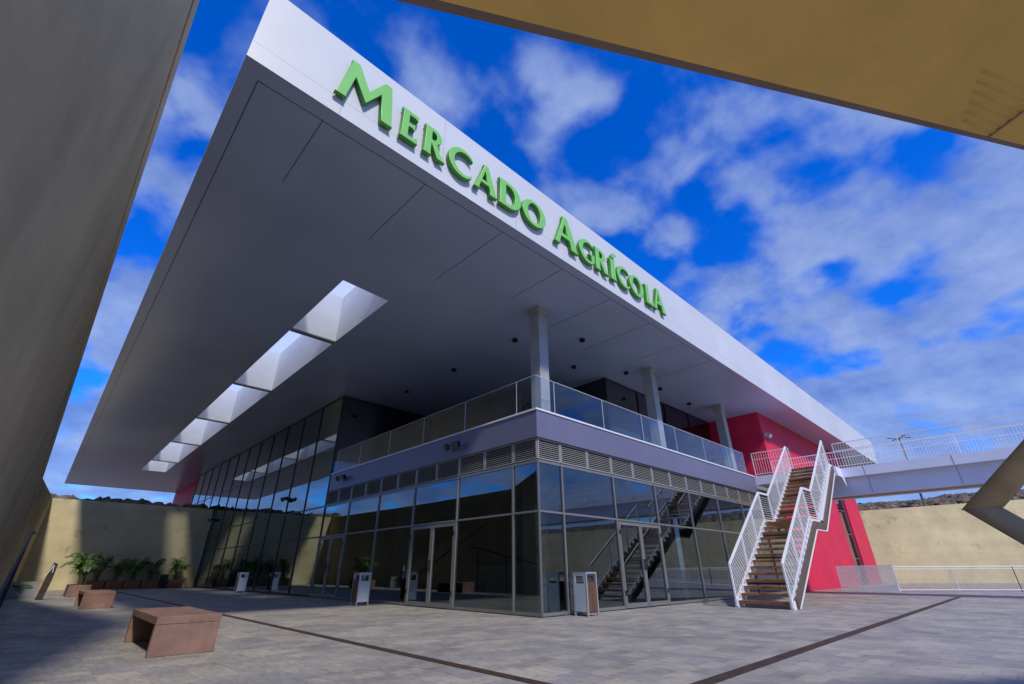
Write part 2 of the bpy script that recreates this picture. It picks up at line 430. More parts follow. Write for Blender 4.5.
# glass balustrade panels
def bal(p, q, label=None):
    p = Vector(p); q = Vector(q); d = (q-p).normalized(); nrm = Vector((-d.y, d.x, 0))*.008
    f = MB(); f.prism([p+d*.012-nrm, q-d*.012-nrm, q-d*.012+nrm, p+d*.012+nrm], (0, 0, 1.07))
    o = f.build('balustrade_panel', M['balglass'], B)
    f = MB(); f.bar(p+d*.014+Vector((0,0,1.08)), q-d*.014+Vector((0,0,1.08)), .016, .010)
    f.bar(q+Vector((0,0,.004)), q+Vector((0,0,1.07)), .006, .016)
    f.build('rail_edge', M['trimwhite'], o)
ys = [.06, .85, 3.35, 5.83, 8.3, 10.8, 13.15]
for a, b in zip(ys, ys[1:]): bal((.06, a, ZF+.004), (.06, b, ZF+.004))
xs = [.06, .88, 3.33, 5.75, 8.2, 10.65, 13.1, 14.95]
for a, b in zip(xs, xs[1:]): bal((a, .06, ZF+.004), (b, .06, ZF+.004))

# louvre band (two panels per bay)
XR = [0.0, .94, 3.39, 5.84, 8.29, 10.74, 13.19, 15.64, 18.3]
YL = [0.0, .94, 3.44, 5.92, 8.42, 10.95, 13.45]
def louvre(p, q, nx, ny):
    """p,q plan ends; (nx,ny) outward"""
    p = Vector((*p, 0)); q = Vector((*q, 0)); d = (q-p).normalized(); n = Vector((nx, ny, 0))
    z0, z1 = ZG+.03, ZL-.004
    fr = MB()
    for t in (p+d*.03, q-d*.03):
        fr.box(*[tuple(v) for v in ((t-d*.022-n*.06)+Vector((0,0,z0+.035)), (t+d*.022+n*.02)+Vector((0,0,z1-.035)))])
    for z in (z0, z1-.035):
        a = p+d*.008-n*.06; b = q-d*.008+n*.02
        fr.box((a.x, a.y, z), (b.x, b.y, z+.034))
    o = fr.build('louvre_panel', M['louvre'], B)
    sl = MB(); k = 8
    for i in range(k):
        z = z0+.06+(z1-z0-.12)*(i+.5)/k
        a = p+d*.056; b = q-d*.056
        sl.prism([a+n*.012+Vector((0,0,z-.025)), a+n*.016+Vector((0,0,z-.02)), a-n*.045+Vector((0,0,z+.032)), a-n*.05+Vector((0,0,z+.027))], b-a)
    sl.build('slats', M['louvre'], o)
    bk = MB(); a = p+d*.056-n*.09; b = q-d*.056-n*.075
    bk.box((a.x, a.y, z0), (b.x, b.y, z1)).build('backing', M['darkhole'], o)
def louvre_run(vals, along):
    for a, b in zip(vals, vals[1:]):
        parts = [(a, b)] if b-a < 1.3 else [(a, (a+b)/2), ((a+b)/2, b)]
        for (u, v) in parts:
            if along == 'x': louvre((u, 0), (v, 0), 0, -1)
            else: louvre((0, u), (0, v), -1, 0)
louvre_run(XR[:-1]+[18.3], 'x'); louvre_run(YL, 'y')

# ---- glazed bays.  a bay is a window: frame mesh > panes
def bay(u0, u1, along, zs, mw=.05, md=.12, mat='mullion', gm='window', left=True, right=False, inset=0.0, door=None, name='window'):
    """zs = heights of horizontal members; along 'x' -> plane Y=inset, 'y' -> plane X=inset"""
    def P(u, d, z): return (u, inset-d, z) if along == 'x' else (inset-d, u, z)
    f = MB()
    if left: f.box(P(u0-mw/2, .045, zs[0]), P(u0+mw/2, .045-md, zs[-1]))
    if right: f.box(P(u1-mw/2, .045, zs[0]), P(u1+mw/2, .045-md, zs[-1]))
    a = u0+mw/2+.001 if left else u0+.021
    if not left: f.box(P(u0, .03, zs[0]), P(u0+.02, -.03, zs[-1]))
    b = u1-mw/2-.001
    for i, z in enumerate(zs):
        if door and i == 0: continue
        h = .07 if i in (0, len(zs)-1) else .05
        zz = z+h/2 if i == 0 else (z-h/2 if i == len(zs)-1 else z)
        f.box(P(a, .035, zz-h/2), P(b, .035-md+.02, zz+h/2))
    w = f.build(name, M[mat], B)
    for i in range(len(zs)-1):
        if door and i == 0: continue
        g = MB(); g.box(P(a-.02, .006, zs[i]+.03), P(b+.02, -.006, zs[i+1]-.03)).build('pane', M[gm], w)
    if door:
        c = (a+b)/2
        for s, (p, q) in enumerate(((a+.012, c-.006), (c+.006, b-.012))):
            fr = MB(); t = .075; zb, zt = .03, zs[1]-.05
            fr.box(P(p, .05, zb), P(p+t, -.03, zt)); fr.box(P(q-t, .05, zb), P(q, -.03, zt))
            fr.box(P(p+t+.001, .048, zt-.09), P(q-t-.001, -.028, zt)); fr.box(P(p+t+.001, .048, zb), P(q-t-.001, -.028, zb+.11))
            d = fr.build('glass_door', M['mullion'], B)
            g = MB(); g.box(P(p+t-.02, .014, zb+.1), P(q-t+.02, .002, zt-.08)).build('pane', M[gm], d)
            h = MB(); hu = q-t/2 if s == 0 else p+t/2
            h.bar(P(hu, .09, 1.0), P(hu, .09, 1.28), .025); h.box(P(hu-.012, .095, 1.0), P(hu+.012, .052, 1.03)); h.box(P(hu-.012, .095, 1.25), P(hu+.012, .052, 1.28))
            hp = p+.02 if s == 0 else q-.02
            h.build('handle', M['blackmetal'], d)
            for z in (.35, 1.95):
                h = MB(); h.box(P(hp-.018, .08, z), P(hp+.018, .052, z+.12)); h.build('hinge', M['blackmetal'], d)

zl = [0.02, ZT, ZG]
for i in range(8):
    bay(XR[i], XR[i+1], 'x', zl, left=i > 0, door=(i == 2), right=(i == 7))
for i in range(6):
    bay(YL[i], YL[i+1], 'y', zl, left=i > 0, door=(i == 2 or i == 5))
YB = [13.45+2.52*k for k in range(13)]
for i in range(12):
    bay(YB[i], YB[i+1], 'y', [0.02, ZT, ZG, 6.4, ZS-.01], left=True, right=(i == 11), mat='dark_mullion' , door=(i == 10))
# corner fitting of the frameless glass corner
f = MB(); f.box((-.045, -.045, .02), (-.032, -.032, ZG)); f.box((-.05, -.05, ZT-.03), (-.0305, -.0305, ZT+.03))
f.build('glass_corner_bracket', M['mullion'], B)
# upper storey: hall face, then the set-back terrace glazing
for i in range(3):
    a, b = .06+2.58*i, .06+2.58*(i+1)
    bay(a, b, 'x', [ZF+.02, ZS-.01], inset=13.5, mat='dark_mullion', gm='window_dark', left=True)
f = MB(); f.box((-.03, 13.415, ZF), (.05, 13.452, ZS-.01)); f.build('corner_post', M['dark_mullion'], B)
for i in range(4):
    a, b = 2.85+2.63*i, 2.85+2.63*(i+1)
    bay(a, b, 'y', [ZF+.02, ZS-.01], inset=7.8, mat='dark_mullion', gm='window_dark', left=i > 0)
for i in range(4):
    a, b = 7.8+2.64*i, 7.8+2.64*(i+1)
    bay(a, b, 'x', [ZF+.02, ZS-.01], inset=2.85, mat='dark_mullion', gm='window_dark', left=i > 0)
f = MB(); f.box((7.74, 2.79, ZF), (7.82, 2.87, ZS-.01)); f.build('corner_post', M['dark_mullion'], B)

# interiors
f = MB(); f.box((.08, .08, .004), (18.3, 43.6, .03)); f.build('interior_floor', M['int_floor'], B)
f = MB(); f.box((.16, .16, ZG+.05), (18.3, 13.4, ZG+.09)); f.build('interior_ceiling', M['int_ceiling'], B)
f = MB(); f.box((5.6, 6.2, .035), (18.3, 6.4, ZG+.04)); f.box((5.6, 6.41, .035), (5.8, 43.5, ZS-.05)); f.box((5.81, 43.3, .035), (18.3, 43.5, ZS-.05))
f.build('interior_partition', M['int_dark'], B)
f = MB(); f.box((2.2, 4.6, .035), (5.0, 5.3, 1.05)); f.box((2.1, 4.5, 1.053), (5.1, 5.4, 1.12)); f.build('interior_counter', M['counter'], B)
f = MB(); f.box((8.2, 5.2, ZF), (18.3, 5.4, ZS-.02)); f.box((8.2, 5.41, ZF), (8.4, 13.4, ZS-.02)); f.box((.4, 15.8, ZF-.3), (5.58, 16.0, ZS-.02))
f.build('upper_partition', M['int_dark'], B)

# crimson block with its window strip
f = MB(); f.box((18.45, 0, .005), (29.9, 5.9, ZS-.004)); f.box((29.9, .25, .005), (32.3, 5.9, ZS-.004)); f.box((32.3, 0, .005), (36.1, 5.9, ZS-.004))
f.box((29.9, 0, 6.2), (32.3, .249, ZS-.004))
rb = f.build('red_block', M['red'], B)
f = MB()
for k in range(4):
    z0 = .05+1.53*k
    f.box((29.96, .16, z0), (32.24, .24, z0+.05))
f.box((29.9, .12, .01), (29.955, .245, 6.19)); f.box((32.245, .12, .01), (32.3, .245, 6.19))
wn = f.build('window_strip', M['mullion'], rb)
f = MB(); f.box((29.957, .19, .11), (32.243, .2, 6.18)); f.build('pane', M['window_dark'], wn)
# rear crimson volume seen under the far end of the roof
f = MB(); f.box((.4, 44.0, .005), (9.0, 56.6, ZS-.004)); f.build('rear_red_block', M['red'], B)

# ------------------------------------------------------------------ sign letters
def arcpts(cx, cy, rx, ry, a0, a1, n):
    return [(cx+rx*math.cos(R(a0+(a1-a0)*i/n)), cy+ry*math.sin(R(a0+(a1-a0)*i/n))) for i in range(n+1)]
def glyph(ch):
    """outlines in a 1-high cell: list of closed loops, loop 0 outer, others holes or extra pieces; returns (loops, width)"""
    if ch == 'M':
        return [[(0,0),(.05,.05),(.20,.97),(.19,1),(.36,1),(.655,.50),(.96,1),(1.11,1),(1.13,.95),(1.24,.04),(1.26,0),(1.0,0),(.985,.05),(.915,.64),(.64,.18),(.60,.18),(.33,.62),(.225,.05),(.235,0)]], 1.26
    if ch == 'E':
        return [[(0,0),(.035,.08),(.035,.92),(0,1),(.56,1),(.535,.80),(.44,.865),(.25,.865),(.25,.59),(.38,.59),(.46,.64),(.46,.40),(.38,.455),(.25,.455),(.25,.135),(.46,.135),(.565,.22),(.59,0)]], .60
    if ch == 'R':
        outer = [(0,0),(.035,.08),(.035,.92),(0,1),(.30,1)]+arcpts(.32,.735,.27,.265,85,-62,12)+[(.56,.20),(.74,0),(.46,0),(.25,.45),(.25,.08),(.285,0)]
        hole = [(.25,.87),(.30,.87)]+arcpts(.29,.72,.13,.15,80,-80,8)+[(.25,.57)]
        return [outer, hole], .74
    if ch == 'C':
        o = arcpts(.5,.5,.5,.53,48,312,26); i = arcpts(.56,.5,.36,.40,306,54,22)
        return [o+[(.86,.24)]+i+[(.86,.76)]], .88
    if ch == 'G':
        o = arcpts(.5,.5,.5,.53,48,318,26)
        i = arcpts(.56,.5,.36,.40,292,54,20)
        return [o+[(.885,.47),(.58,.47),(.60,.40),(.67,.38),(.67,.13)]+i+[(.85,.76)]], .90
    if ch == 'A':
        outer = [(0,0),(.05,.07),(.37,.93),(.35,1),(.54,1),(.88,.07),(.93,0),(.62,0),(.645,.07),(.57,.28),(.26,.28),(.195,.07),(.215,0)]
        hole = [(.305,.40),(.425,.76),(.53,.40)]
        return [outer, hole], .93
    if ch == 'D':
        outer = [(0,0),(.035,.08),(.035,.92),(0,1),(.34,1)]+arcpts(.36,.5,.46,.5,85,-85,20)+[(.34,0)]
        hole = [(.25,.865),(.33,.865)]+arcpts(.33,.5,.26,.365,84,-84,16)+[(.33,.135),(.25,.135)]
        return [outer, hole], .82
    if ch == 'O':
        return [arcpts(.5,.5,.5,.53,0,350,34), arcpts(.5,.5,.27,.41,0,348,28)], 1.0
    if ch == 'I':
        return [[(0,0),(.035,.08),(.035,.92),(0,1),(.29,1),(.255,.92),(.255,.08),(.29,0)], [(.09,1.07),(.21,1.34),(.43,1.34),(.22,1.07)]], .29
    if ch == 'L':
        return [[(0,0),(.035,.08),(.035,.92),(0,1),(.285,1),(.25,.92),(.25,.14),(.44,.14),(.54,.24),(.57,0)]], .57

th = math.atan2(.40, 48.64)
SG = empty('sign', (-9.04, -1.875, 9.46), 'green raised letters reading MERCADO AGRÍCOLA on the white roof edge', 'sign', rz=th)
letters = [('M',1.47,2.74,1.17),('E',2.92,3.38,.88),('R',3.52,4.13,.87),('C',4.22,4.97,.86),('A',5.02,5.79,.90),('D',5.85,6.66,.87),('O',6.71,7.65,.84),
           ('A',8.02,9.11,1.12),('G',9.18,9.95,.84),('R',9.98,10.69,.86),('I',10.80,11.13,.83),('C',11.20,11.94,.82),('O',11.95,12.83,.82),('L',12.97,13.47,.80),('A',13.50,14.33,.98)]
for ch, s0, s1, H in letters:
    loops, w = glyph(ch)
    cu = bpy.data.curves.new('letter_outline', 'CURVE'); cu.dimensions = '2D'; cu.fill_mode = 'BOTH'
    cu.extrude = .045; cu.bevel_depth = .012; cu.bevel_resolution = 1; cu.offset = -.012
    for lp in loops:
        sp = cu.splines.new('POLY'); sp.points.add(len(lp)-1); sp.use_cyclic_u = True
        for p, (x, y) in zip(sp.points, lp):
            p.co = (x*(s1-s0)/w, y*H, 0, 1)
    tmp = bpy.data.objects.new('letter_outline', cu); COL.objects.link(tmp)
    dg = bpy.context.evaluated_depsgraph_get()
    me = bpy.data.meshes.new_from_object(tmp.evaluated_get(dg))
    bpy.data.objects.remove(tmp)
    me.materials.clear(); me.materials.append(M['green']); me.materials.append(M['green_side'])
    for p in me.polygons:
        p.material_index = 0 if p.normal.z > .9 else 1
    o = bpy.data.objects.new('letter', me)
    o.rotation_euler = (R(90), 0, 0); o.location = (s0, -.03, 0)
    link(o, SG)
    shown = {'I': 'Í'}.get(ch, ch)
    o['label'] = 'green letter ' + shown

# ------------------------------------------------------------------ floodlights
def floodlight(loc, label, out, group, scale=1.0, mat='blackmetal'):
    t = empty('floodlight', loc, label, 'floodlight', group)
    rot = Matrix.Rotation(math.atan2(out[1], out[0]), 4, 'Z')
    f = MB(); f.box((0, -.05, -.05), (.10, .05, .05)); f.bar((.12, -.22, .0), (.12, .22, 0), .03)
    b = f.build('bracket', M[mat], t); b.matrix_local = rot
    for s in (-1, 1):
        f = MB()
        f.prism([(-.10, -.12, -.10), (.02, -.12, -.13), (.10, -.12, .03), (-.02, -.12, .08)], (0, .24, 0))
        h = f.build('lamp_head', M[mat], t, bevel=.01)
        h.matrix_local = rot @ Matrix.Translation((.20, s*.26, -.02)) @ Matrix.Rotation(R(s*22), 4, 'Z') @ Matrix.Scale(scale, 4)
        f = MB(); f.face([(.024, -.10, -.118), (.024, .10, -.118), (.096, .10, .022), (.096, -.10, .022)])
        f = MB(); f.prism([(.031, -.10, -.123), (.036, -.10, -.126), (.107, -.10, .015), (.101, -.10, .018)], (0, .20, 0))
        f.build('lens', M['lampglass'], h)
floodlight((-.092, 3.56, 4.68), 'twin black floodlight on grey balcony band near the glass corner', (-1, 0), 'black twin floodlights on the glass front')
floodlight((-.092, 11.7, 4.72), 'twin black floodlight on far left end of the grey balcony band', (-1, 0), 'black twin floodlights on the glass front')
floodlight((-.05, 18.49, 4.5), 'twin black floodlight on the tall glass wall, reflected sky behind it', (-1, 0), 'black twin floodlights on the glass front')
floodlight((-.05, 33.6, 4.5), 'small twin black floodlight on glass beside the beige end wall top', (-1, 0), 'black twin floodlights on the glass front')
floodlight((18.75, -.003, 7.75), 'pale twin floodlight on the crimson wall under the roof', (0, -1), None, mat='trimwhite')

# ------------------------------------------------------------------ outdoor staircase
S = empty('staircase', (6.4, -2.65, 0), 'white steel staircase with brown timber treads and white mesh guards, up to the footbridge', 'staircase')
so = Vector((6.4, -2.65, 0))
RI, TR, NS = 5.08/28, .279, 14
def nose(i):
    """plan x (local) and height of riser i's top front edge"""
    if i <= NS: return TR*(i-1), RI*i
    return TR*(NS-1)+1.16+TR*(i-NS-1)+.0, RI*i
for i in range(1, 29):
    x, z = nose(i)
    d = TR+.02
    if i == NS: d = 1.16+TR
    f = MB(); f.box((x-.025, -.70, z-.075), (x+d-.03, .70, z)); f.build('tread', M['wood'], S, bevel=.006)
    if i not in (NS,):
        pass
W2 = .75
def stepline(i0, i1):
    pts = []
    for i in range(i0, i1+1):
        x, z = nose(i)
        pts += [(x-.05, z-RI+.03), (x-.05, z+.03)]
    return pts
def flight_poly(i0, i1, tail):
    top = stepline(i0, i1)
    xe, ze = nose(i1)
    top.append((xe+tail, ze+.03))
    x0, z0 = nose(i0)
    bot = [(xe+tail, ze-.26), (xe+.185, ze-.26), (x0+.31, .002)]
    if i0 == 1:
        top[0] = (x0-.05, .002)
    else:
        bot = [(xe+tail, ze-.26), (xe+.38, ze-.26), (x0+.10, z0-RI-.26), (x0-.05, z0-RI-.26)]
    return top+bot
for s in (-1, 1):
    y0 = s*W2
    st = MB()
    for i0, i1, tail in ((1, NS, 1.11+TR), (NS+1, 28, .55)):
        pl = flight_poly(i0, i1, tail)
        st.prism([(x, y0-.045, z) for x, z in pl], (0, .11, 0))
    sobj = st.build('stringer', M['white'], S)
    # brown web on the outer side, with thin white flange below
    wb = MB(); oy = y0+(.067 if s > 0 else -.047)
    for (xa, za, xb, zb) in ((nose(1)[0]+.12, .02, nose(NS)[0]+.12, nose(NS)[1]-.30), (nose(NS)[0]+.12, nose(NS)[1]-.30, nose(NS+1)[0]+.12, nose(NS)[1]-.30), (nose(NS+1)[0]+.12, nose(NS)[1]-.30, nose(28)[0]+.3, nose(28)[1]-.30)):
        wb.prism([(xa-.0, oy, za), (xb, oy, zb), (xb, oy, zb+.24), (xa, oy, za+.24)], (0, s*.07, 0))
    wb.build('stringer_web', M['brownsteel'], sobj)
    fl = MB(); oy = y0+s*.09
    x1, z1 = nose(1)[0]+.20, .0; x2, z2 = nose(NS)[0]+.20, nose(NS)[1]-.33; x3 = nose(NS+1)[0]+.20; x4, z4 = nose(28)[0]+.38, nose(28)[1]-.33
    for a, b in (((x1, z1+.01), (x2, z2)), ((x2, z2), (x3, z2)), ((x3, z2), (x4, z4))):
        fl.bar((a[0], oy, a[1]), (b[0], oy, b[1]), .06, .03)
    fl.build('flange', M['white'], sobj)
    # guard: posts, rails and close slender wires parallel to the flight
    gd = MB(); wires = MB()
    xa, za = nose(1); xb, zb = nose(NS); xc, zc = nose(NS+1); xd, zd = nose(28)
    xa -= .05; hh = 1.05
    P1 = (xa, za-.1); P2 = (xb+.08, zb); P3 = (xc-.10, zb); P4 = (xd+.15, zd)
    run = [P1, P2, P3, P4]
    for a, b in zip(run, run[1:]):
        gd.bar((a[0], y0, a[1]+hh), (b[0], y0, b[1]+hh), .05, .07)
        for k in range(1, 11):
            o_ = .10+k*(hh-.16)/11
            wires.bar((a[0], y0, a[1]+o_), (b[0], y0, b[1]+o_), .008, .012)
        gd.bar((a[0], y0, a[1]+.09), (b[0], y0, b[1]+.09), .03, .03)
    posts = [P1, P2, P3, P4]+[(lerp(P1[0], P2[0], t), lerp(P1[1], P2[1], t)) for t in (.36, .70)]+[(lerp(P3[0], P4[0], t), lerp(P3[1], P4[1], t)) for t in (.36, .70)]
    for (x, z) in posts:
        gd.bar((x, y0+.001, z-.05), (x, y0+.001, z+hh+.02), .045, .055, up=(1, 0, 0))
    go = gd.build('guard_rail', M['white'], S)
    wires.build('guard_mesh', M['white'], go)
for i in (4, 8, 12, 17, 21, 25):
    f = MB(); x, z = nose(i); f.bar((x+.15, -.715, z-.12), (x+.15, .715, z-.12), .06, .06)
    f.build('cross_bar', M['brownsteel'], S)

# ------------------------------------------------------------------ footbridge
FB = empty('footbridge', (16.2, -2, 0), 'long lilac grey footbridge with white picket railings from the terrace past the stairs', 'footbridge')
def wl(p): return (p[0]-16.2, p[1]+2, p[2])
ZD = ZF
f = MB()
f.prism([wl(p) for p in ((15.42, -.1, ZD-.42), (15.42, -3.55, ZD-.42), (16.2, -3.55, ZD-.42), (16.2, -30, ZD-.42), (18.3, -30, ZD-.42), (18.3, -.1, ZD-.42))], (0, 0, .40))
f.build('deck', M['bridge'], FB)
f = MB(); f.box(wl((16.5, -30, ZD-1.15)), wl((16.9, -.3, ZD-.422))); f.box(wl((17.7, -30, ZD-1.15)), wl((18.1, -.3, ZD-.422)))
f.build('beam', M['bridge'], FB)
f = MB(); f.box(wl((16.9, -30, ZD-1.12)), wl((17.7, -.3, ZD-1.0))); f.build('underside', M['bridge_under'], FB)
f = MB()
for y in (-4.4, -7.35, -10.3, -13.3): f.box(wl((16.494, y-.012, ZD-1.13)), wl((16.499, y+.012, ZD-.43))); f.box(wl((16.193, y-.012, ZD-.41)), wl((16.199, y+.012, ZD-.03)))
f.build('joint', M['louvre'], FB)
f = MB(); f.prism([wl((16.19, -3.56, ZD-.45)), wl((15.75, -3.56, ZD-.45)), wl((16.19, -3.56, ZD-.85))], (0, -.04, 0)); f.build('gusset', M['white'], FB)
def railing(name, pts, mat, parent, origin, step=.11, h=1.12, mid=.80, pr=.012):
    """post-and-picket railing along plan points; local to origin"""
    o3 = Vector(origin); rails = MB(); pk = MB()
    for a, b in zip(pts, pts[1:]):
        a = Vector(a)-o3; b = Vector(b)-o3; d = (b-a); n = max(1, int(d.length/step))
        for hz, w in ((h, .036), (mid, .02), (.10, .026)):
            rails.bar(a+Vector((0,0,hz)), b+Vector((0,0,hz)), w, w)
        for i in range(n+1):
            p = a+d*(i/n)
            pk.bar(p+Vector((0,0,.10)), p+Vector((0,0,h)), pr, pr)
        m = max(1, round(d.length/2.4))
        for i in range(m+1):
            p = a+d*(i/m); rails.bar(p+Vector((0,0,.003)), p+Vector((0,0,h)), .03, .03)
    r = rails.build(name, M[mat], parent)
    pk.build('pickets', M[mat], r)
    return r
zz = ZD-.018
org = (16.2, -2, 0)
railing('railing', [(16.26, -3.5, zz), (16.26, -30, zz)], 'white', FB, org)
railing('railing', [(18.2, -.15, zz), (18.2, -30, zz)], 'white', FB, org)
railing('railing', [(15.5, -.15, zz), (15.5, -1.85, zz)], 'white', FB, org)

# ------------------------------------------------------------------ concrete ramp, landing and strut overhead
ramp = MB()
e0 = Vector((-9.45, 23.6, .14)); dirv = Vector((-.5, -24.67, 10))
p0 = e0+dirv*(-.06); p1 = e0+dirv*1.2
wv = Vector((-7.5, 0, 0)); tv = Vector((0, .26, .64))
u0, u1 = p0-Vector((0,0,.75)), p1-Vector((0,0,.75))
ramp.poly([u0, u1, u1+wv, u0+wv, p0, p1, p1+wv, p0+wv], [(0,3,2,1),(4,5,6,7),(0,1,5,4),(1,2,6,5),(2,3,7,6),(3,0,4,7)])
RP = ramp.build('concrete_ramp', M['pier'])
tag(RP, 'huge sloping beige concrete ramp slab seen from below along the left edge', 'ramp')

ld = MB()
LK = .72
def lk(x, y, z): return Vector((-9.052+(x+9.052)*LK, -8.498+(y+8.498)*LK, 1+(z-1)*LK))
a = lk(-8.47, -6.99, 4.0); b = lk(-4.47, -9.40, 4.0); dl = (b-a).normalized(); nl = Vector((dl.y, -dl.x, 0))
ai = lk(-8.17, -7.27, 4.0)*1; bi = lk(-4.82, -9.25, 4.0)*1; ai.z -= .06; bi.z -= .06; di = (bi-ai).normalized()
o0 = a-dl*3.0; o1 = b+dl*5.0
i0 = ai-di*3.2; i1 = bi+di*4.9
back = nl*1.25
q0, q1 = i0+back, i1+back
up = Vector((0, 0, .28))
ld.cur = 0
ld.face([i0, i1, q1, q0])
ld.cur = 1
ld.face([o0, o1, i1, i0])
ld.face([o0+up, o1+up, o1, o0]); ld.face([q0, q1, q1+up, q0+up]); ld.face([o0+up, q0+up, q1+up, o1+up])
ld.face([o0, i0, q0, q0+up, o0+up]); ld.face([o1, o1+up, q1+up, q1, i1])
LD = ld.build('concrete_landing', [M['landing'], M['landing_edge']])
tag(LD, 'ochre concrete landing slab overhead, seen from below at top right', 'landing')
# cast joint and shutter ripples near the right end
jt = MB(); j0 = bi+di*.02; jd = nl
jt.bar(j0+Vector((0,0,-.003)), j0+jd*1.15+Vector((0,0,-.003)), .012, .008); jt.build('cast_joint', M['landing_edge'], LD)
rp_ = MB()
for k in range(6):
    p = bi-di*(.07+.05*k)+nl*(.03+.045*k)
    rp_.cyl(p-di*(.16-.01*k)+nl*.02+Vector((0,0,.030)), p+di*(.10+.05*k)-nl*.0+Vector((0,0,.030)), .032, .036, n=14)
rp_.build('shutter_ripple', M['landing'], LD, smooth=True)

camP = Vector((-9.052, -8.498, 1.0))
nb = Vector((.9985, .055, 0)).normalized()
T, I, U1, U2, L1, L2 = [camP+(Vector(p)-camP)*.55 for p in [(-1.066, -8.027, 1.631), (-1.046, -8.386, 1.635), (-1.023, -8.813, 2.346), (-1.031, -8.656, 1.908), (-1.041, -8.486, 1.434), (-1.045, -8.41, 1.22)]]
def tube(sb, E, mit, d, r, length, n=28):
    # round arm from the mitre plane (spanned by mit and the depth axis) along d
    d = d.normalized(); pl = d.cross(nb).normalized(); dep = pl.cross(d).normalized()
    mn = mit.cross(nb).normalized()
    v = []
    for k in range(n):
        t = 2*math.pi*k/n; off = pl*math.cos(t)*r+dep*math.sin(t)*r
        v.append(E+off-d*(off.dot(mn)/d.dot(mn)))
    for k in range(n):
        v.append(v[k]+d*length)
    f = [(k, (k+1) % n, n+(k+1) % n, n+k) for k in range(n)]+[tuple(range(n-1, -1, -1)), tuple(range(n, 2*n))]
    sb.poly(v, f)
st = MB()
E_ = (T+I)/2; dU = U1-T; dL = L2-T
def perp(d):
    d = d.normalized(); w_ = I-T
    return (w_-d*w_.dot(d)).length/2
rr_ = (perp(dU)+perp(dL))/2
tube(st, E_, I-T, dU, rr_, 2.2); tube(st, E_, I-T, dL, rr_, 2.2)
SO = st.build('concrete_strut', M['strut'])
for p in SO.data.polygons: p.use_smooth = len(p.vertices) == 4
tag(SO, 'ochre concrete elbow strut pointing left at the right edge', 'strut')

w = MB()
w.poly([(-9.505, 21.5, .002), (-10.058, -5.8, .002), (-10.058, -5.8, 11.2), (-9.505, 21.5, .02), (-10.0, 21.5, .002), (-10.5, -5.8, .002), (-10.5, -5.8, 11.2), (-10.0, 21.5, .02)],
       [(0,1,2,3),(4,7,6,5),(0,4,5,1),(1,5,6,2),(2,6,7,3),(3,7,4,0)])
w.build('ramp_wall', M['pier'], RP)
# handrail beside the ramp
H = empty('handrail', (-9.3, 6.2, 0), 'thin dark handrail rising along the ramp side at far left', 'handrail')
f = MB(); f.bar((0, 0, .72), (0, 7.46, 2.16), .05, .05); f.bar((0, 7.46, 2.16), (.05, 7.9, 2.15), .05); f.bar((0, 0, .72), (0, -2.0, .35), .05)
f.build('rail', M['rail_dark'], H)
f = MB()
for t in (0.05, 2.5, 5.0, 7.4): f.bar((-.005, t, .003), (-.005, t, .70+.193*t), .035)
f.build('post', M['rail_dark'], H)

# low wall with green paint marks and the rusty leaning plate
lw = MB(); lw.box((-11.5, 21.5, .002), (-8.5, 21.75, .64))
LW = tag(lw.build('low_wall', M['lowwall']), 'low grey wall with green paint scrawl at the foot of the ramp', 'wall')
f = MB()
def scr(pts, w=.05):
    for p, q in zip(pts, pts[1:]):
        p = Vector((p[0], 21.492, p[1])); q = Vector((q[0], 21.492, q[1]))
        d = (q-p).normalized(); r = Vector((d.z, 0, -d.x))*w/2
        f.prism([p-r, q-r, q+r, p+r], (0, -.004, 0))
scr([(-9.3,.52),(-9.15,.45),(-9.0,.36),(-8.9,.30)]); scr([(-9.28,.45),(-9.05,.5),(-8.85,.5),(-8.72,.46)]); scr([(-9.2,.36),(-9.0,.28),(-8.95,.2)]); scr([(-9.05,.42),(-8.8,.4),(-8.65,.41)])
f.build('paint_scrawl', M['graffiti'], LW)
TP = empty('rusty_post', (-8.36, 19.75, 0), 'dark rusty steel plate post leaning beside the low grey wall', 'post')
f = MB(); f.prism([(-.12, 0, .002), (.10, 0, .002), (.16, 0, .7), (.16, 0, 1.30), (.02, 0, 1.36), (-.06, 0, .85)], (0, .12, 0)); f.build('plate', M['rust'], TP, bevel=.01)
f = MB(); f.bar((-.03, -.03, 1.0), (.05, -.03, 1.28), .02); f.bar((.05, -.03, 1.28), (.08, -.03, .98), .02); f.bar((-.10, -.03, .86), (-.03, -.03, 1.02), .02)
f.build('hook', M['trimwhite'], TP)

# ------------------------------------------------------------------ perimeter walls and hillside
w = MB()
w.prism([(-30, 34.3, .002), (-.06, 34.3, .002), (-.06, 34.8, .002), (-30, 34.8, .002)], (0, 0, 5.28))
wo = tag(w.build('retaining_wall', M['beige']), 'beige rendered end wall behind the potted palms at left', 'wall')
w = MB()
w.prism([(-9.3, 34.29, .002), (-10.15, 22.0, .002), (-10.55, 22.0, .002), (-9.7, 34.29, .002)], (0, 0, 5.28))
w.prism([(-10.16, 21.99, .42), (-10.16, 21.99, 5.28), (-10.16, 11.2, 5.28), (-10.16, 11.2, 4.8)], (-.4, 0, 0))
tag(w.build('retaining_wall', M['beige']), 'shaded beige side wall behind the handrail under the concrete ramp', 'wall')
w = MB()
wa, wb_, wc = Vector((33.2, 6.5, .002)), Vector((51.0, -14.6, .002)), Vector((53.0, -75.0, .002))
wn_ = Vector((21.1, 17.8, 0)).normalized()*.5; wm_ = Vector((.5, .2, 0)); wq_ = Vector((.5, 0, 0))
up_ = lambda v, h: v+Vector((0, 0, h))
pts = [wa, wb_, wc]; bks = [wa+wn_, wb_+wm_, wc+wq_]; hs_w = [4.75, 6.25, 6.6]
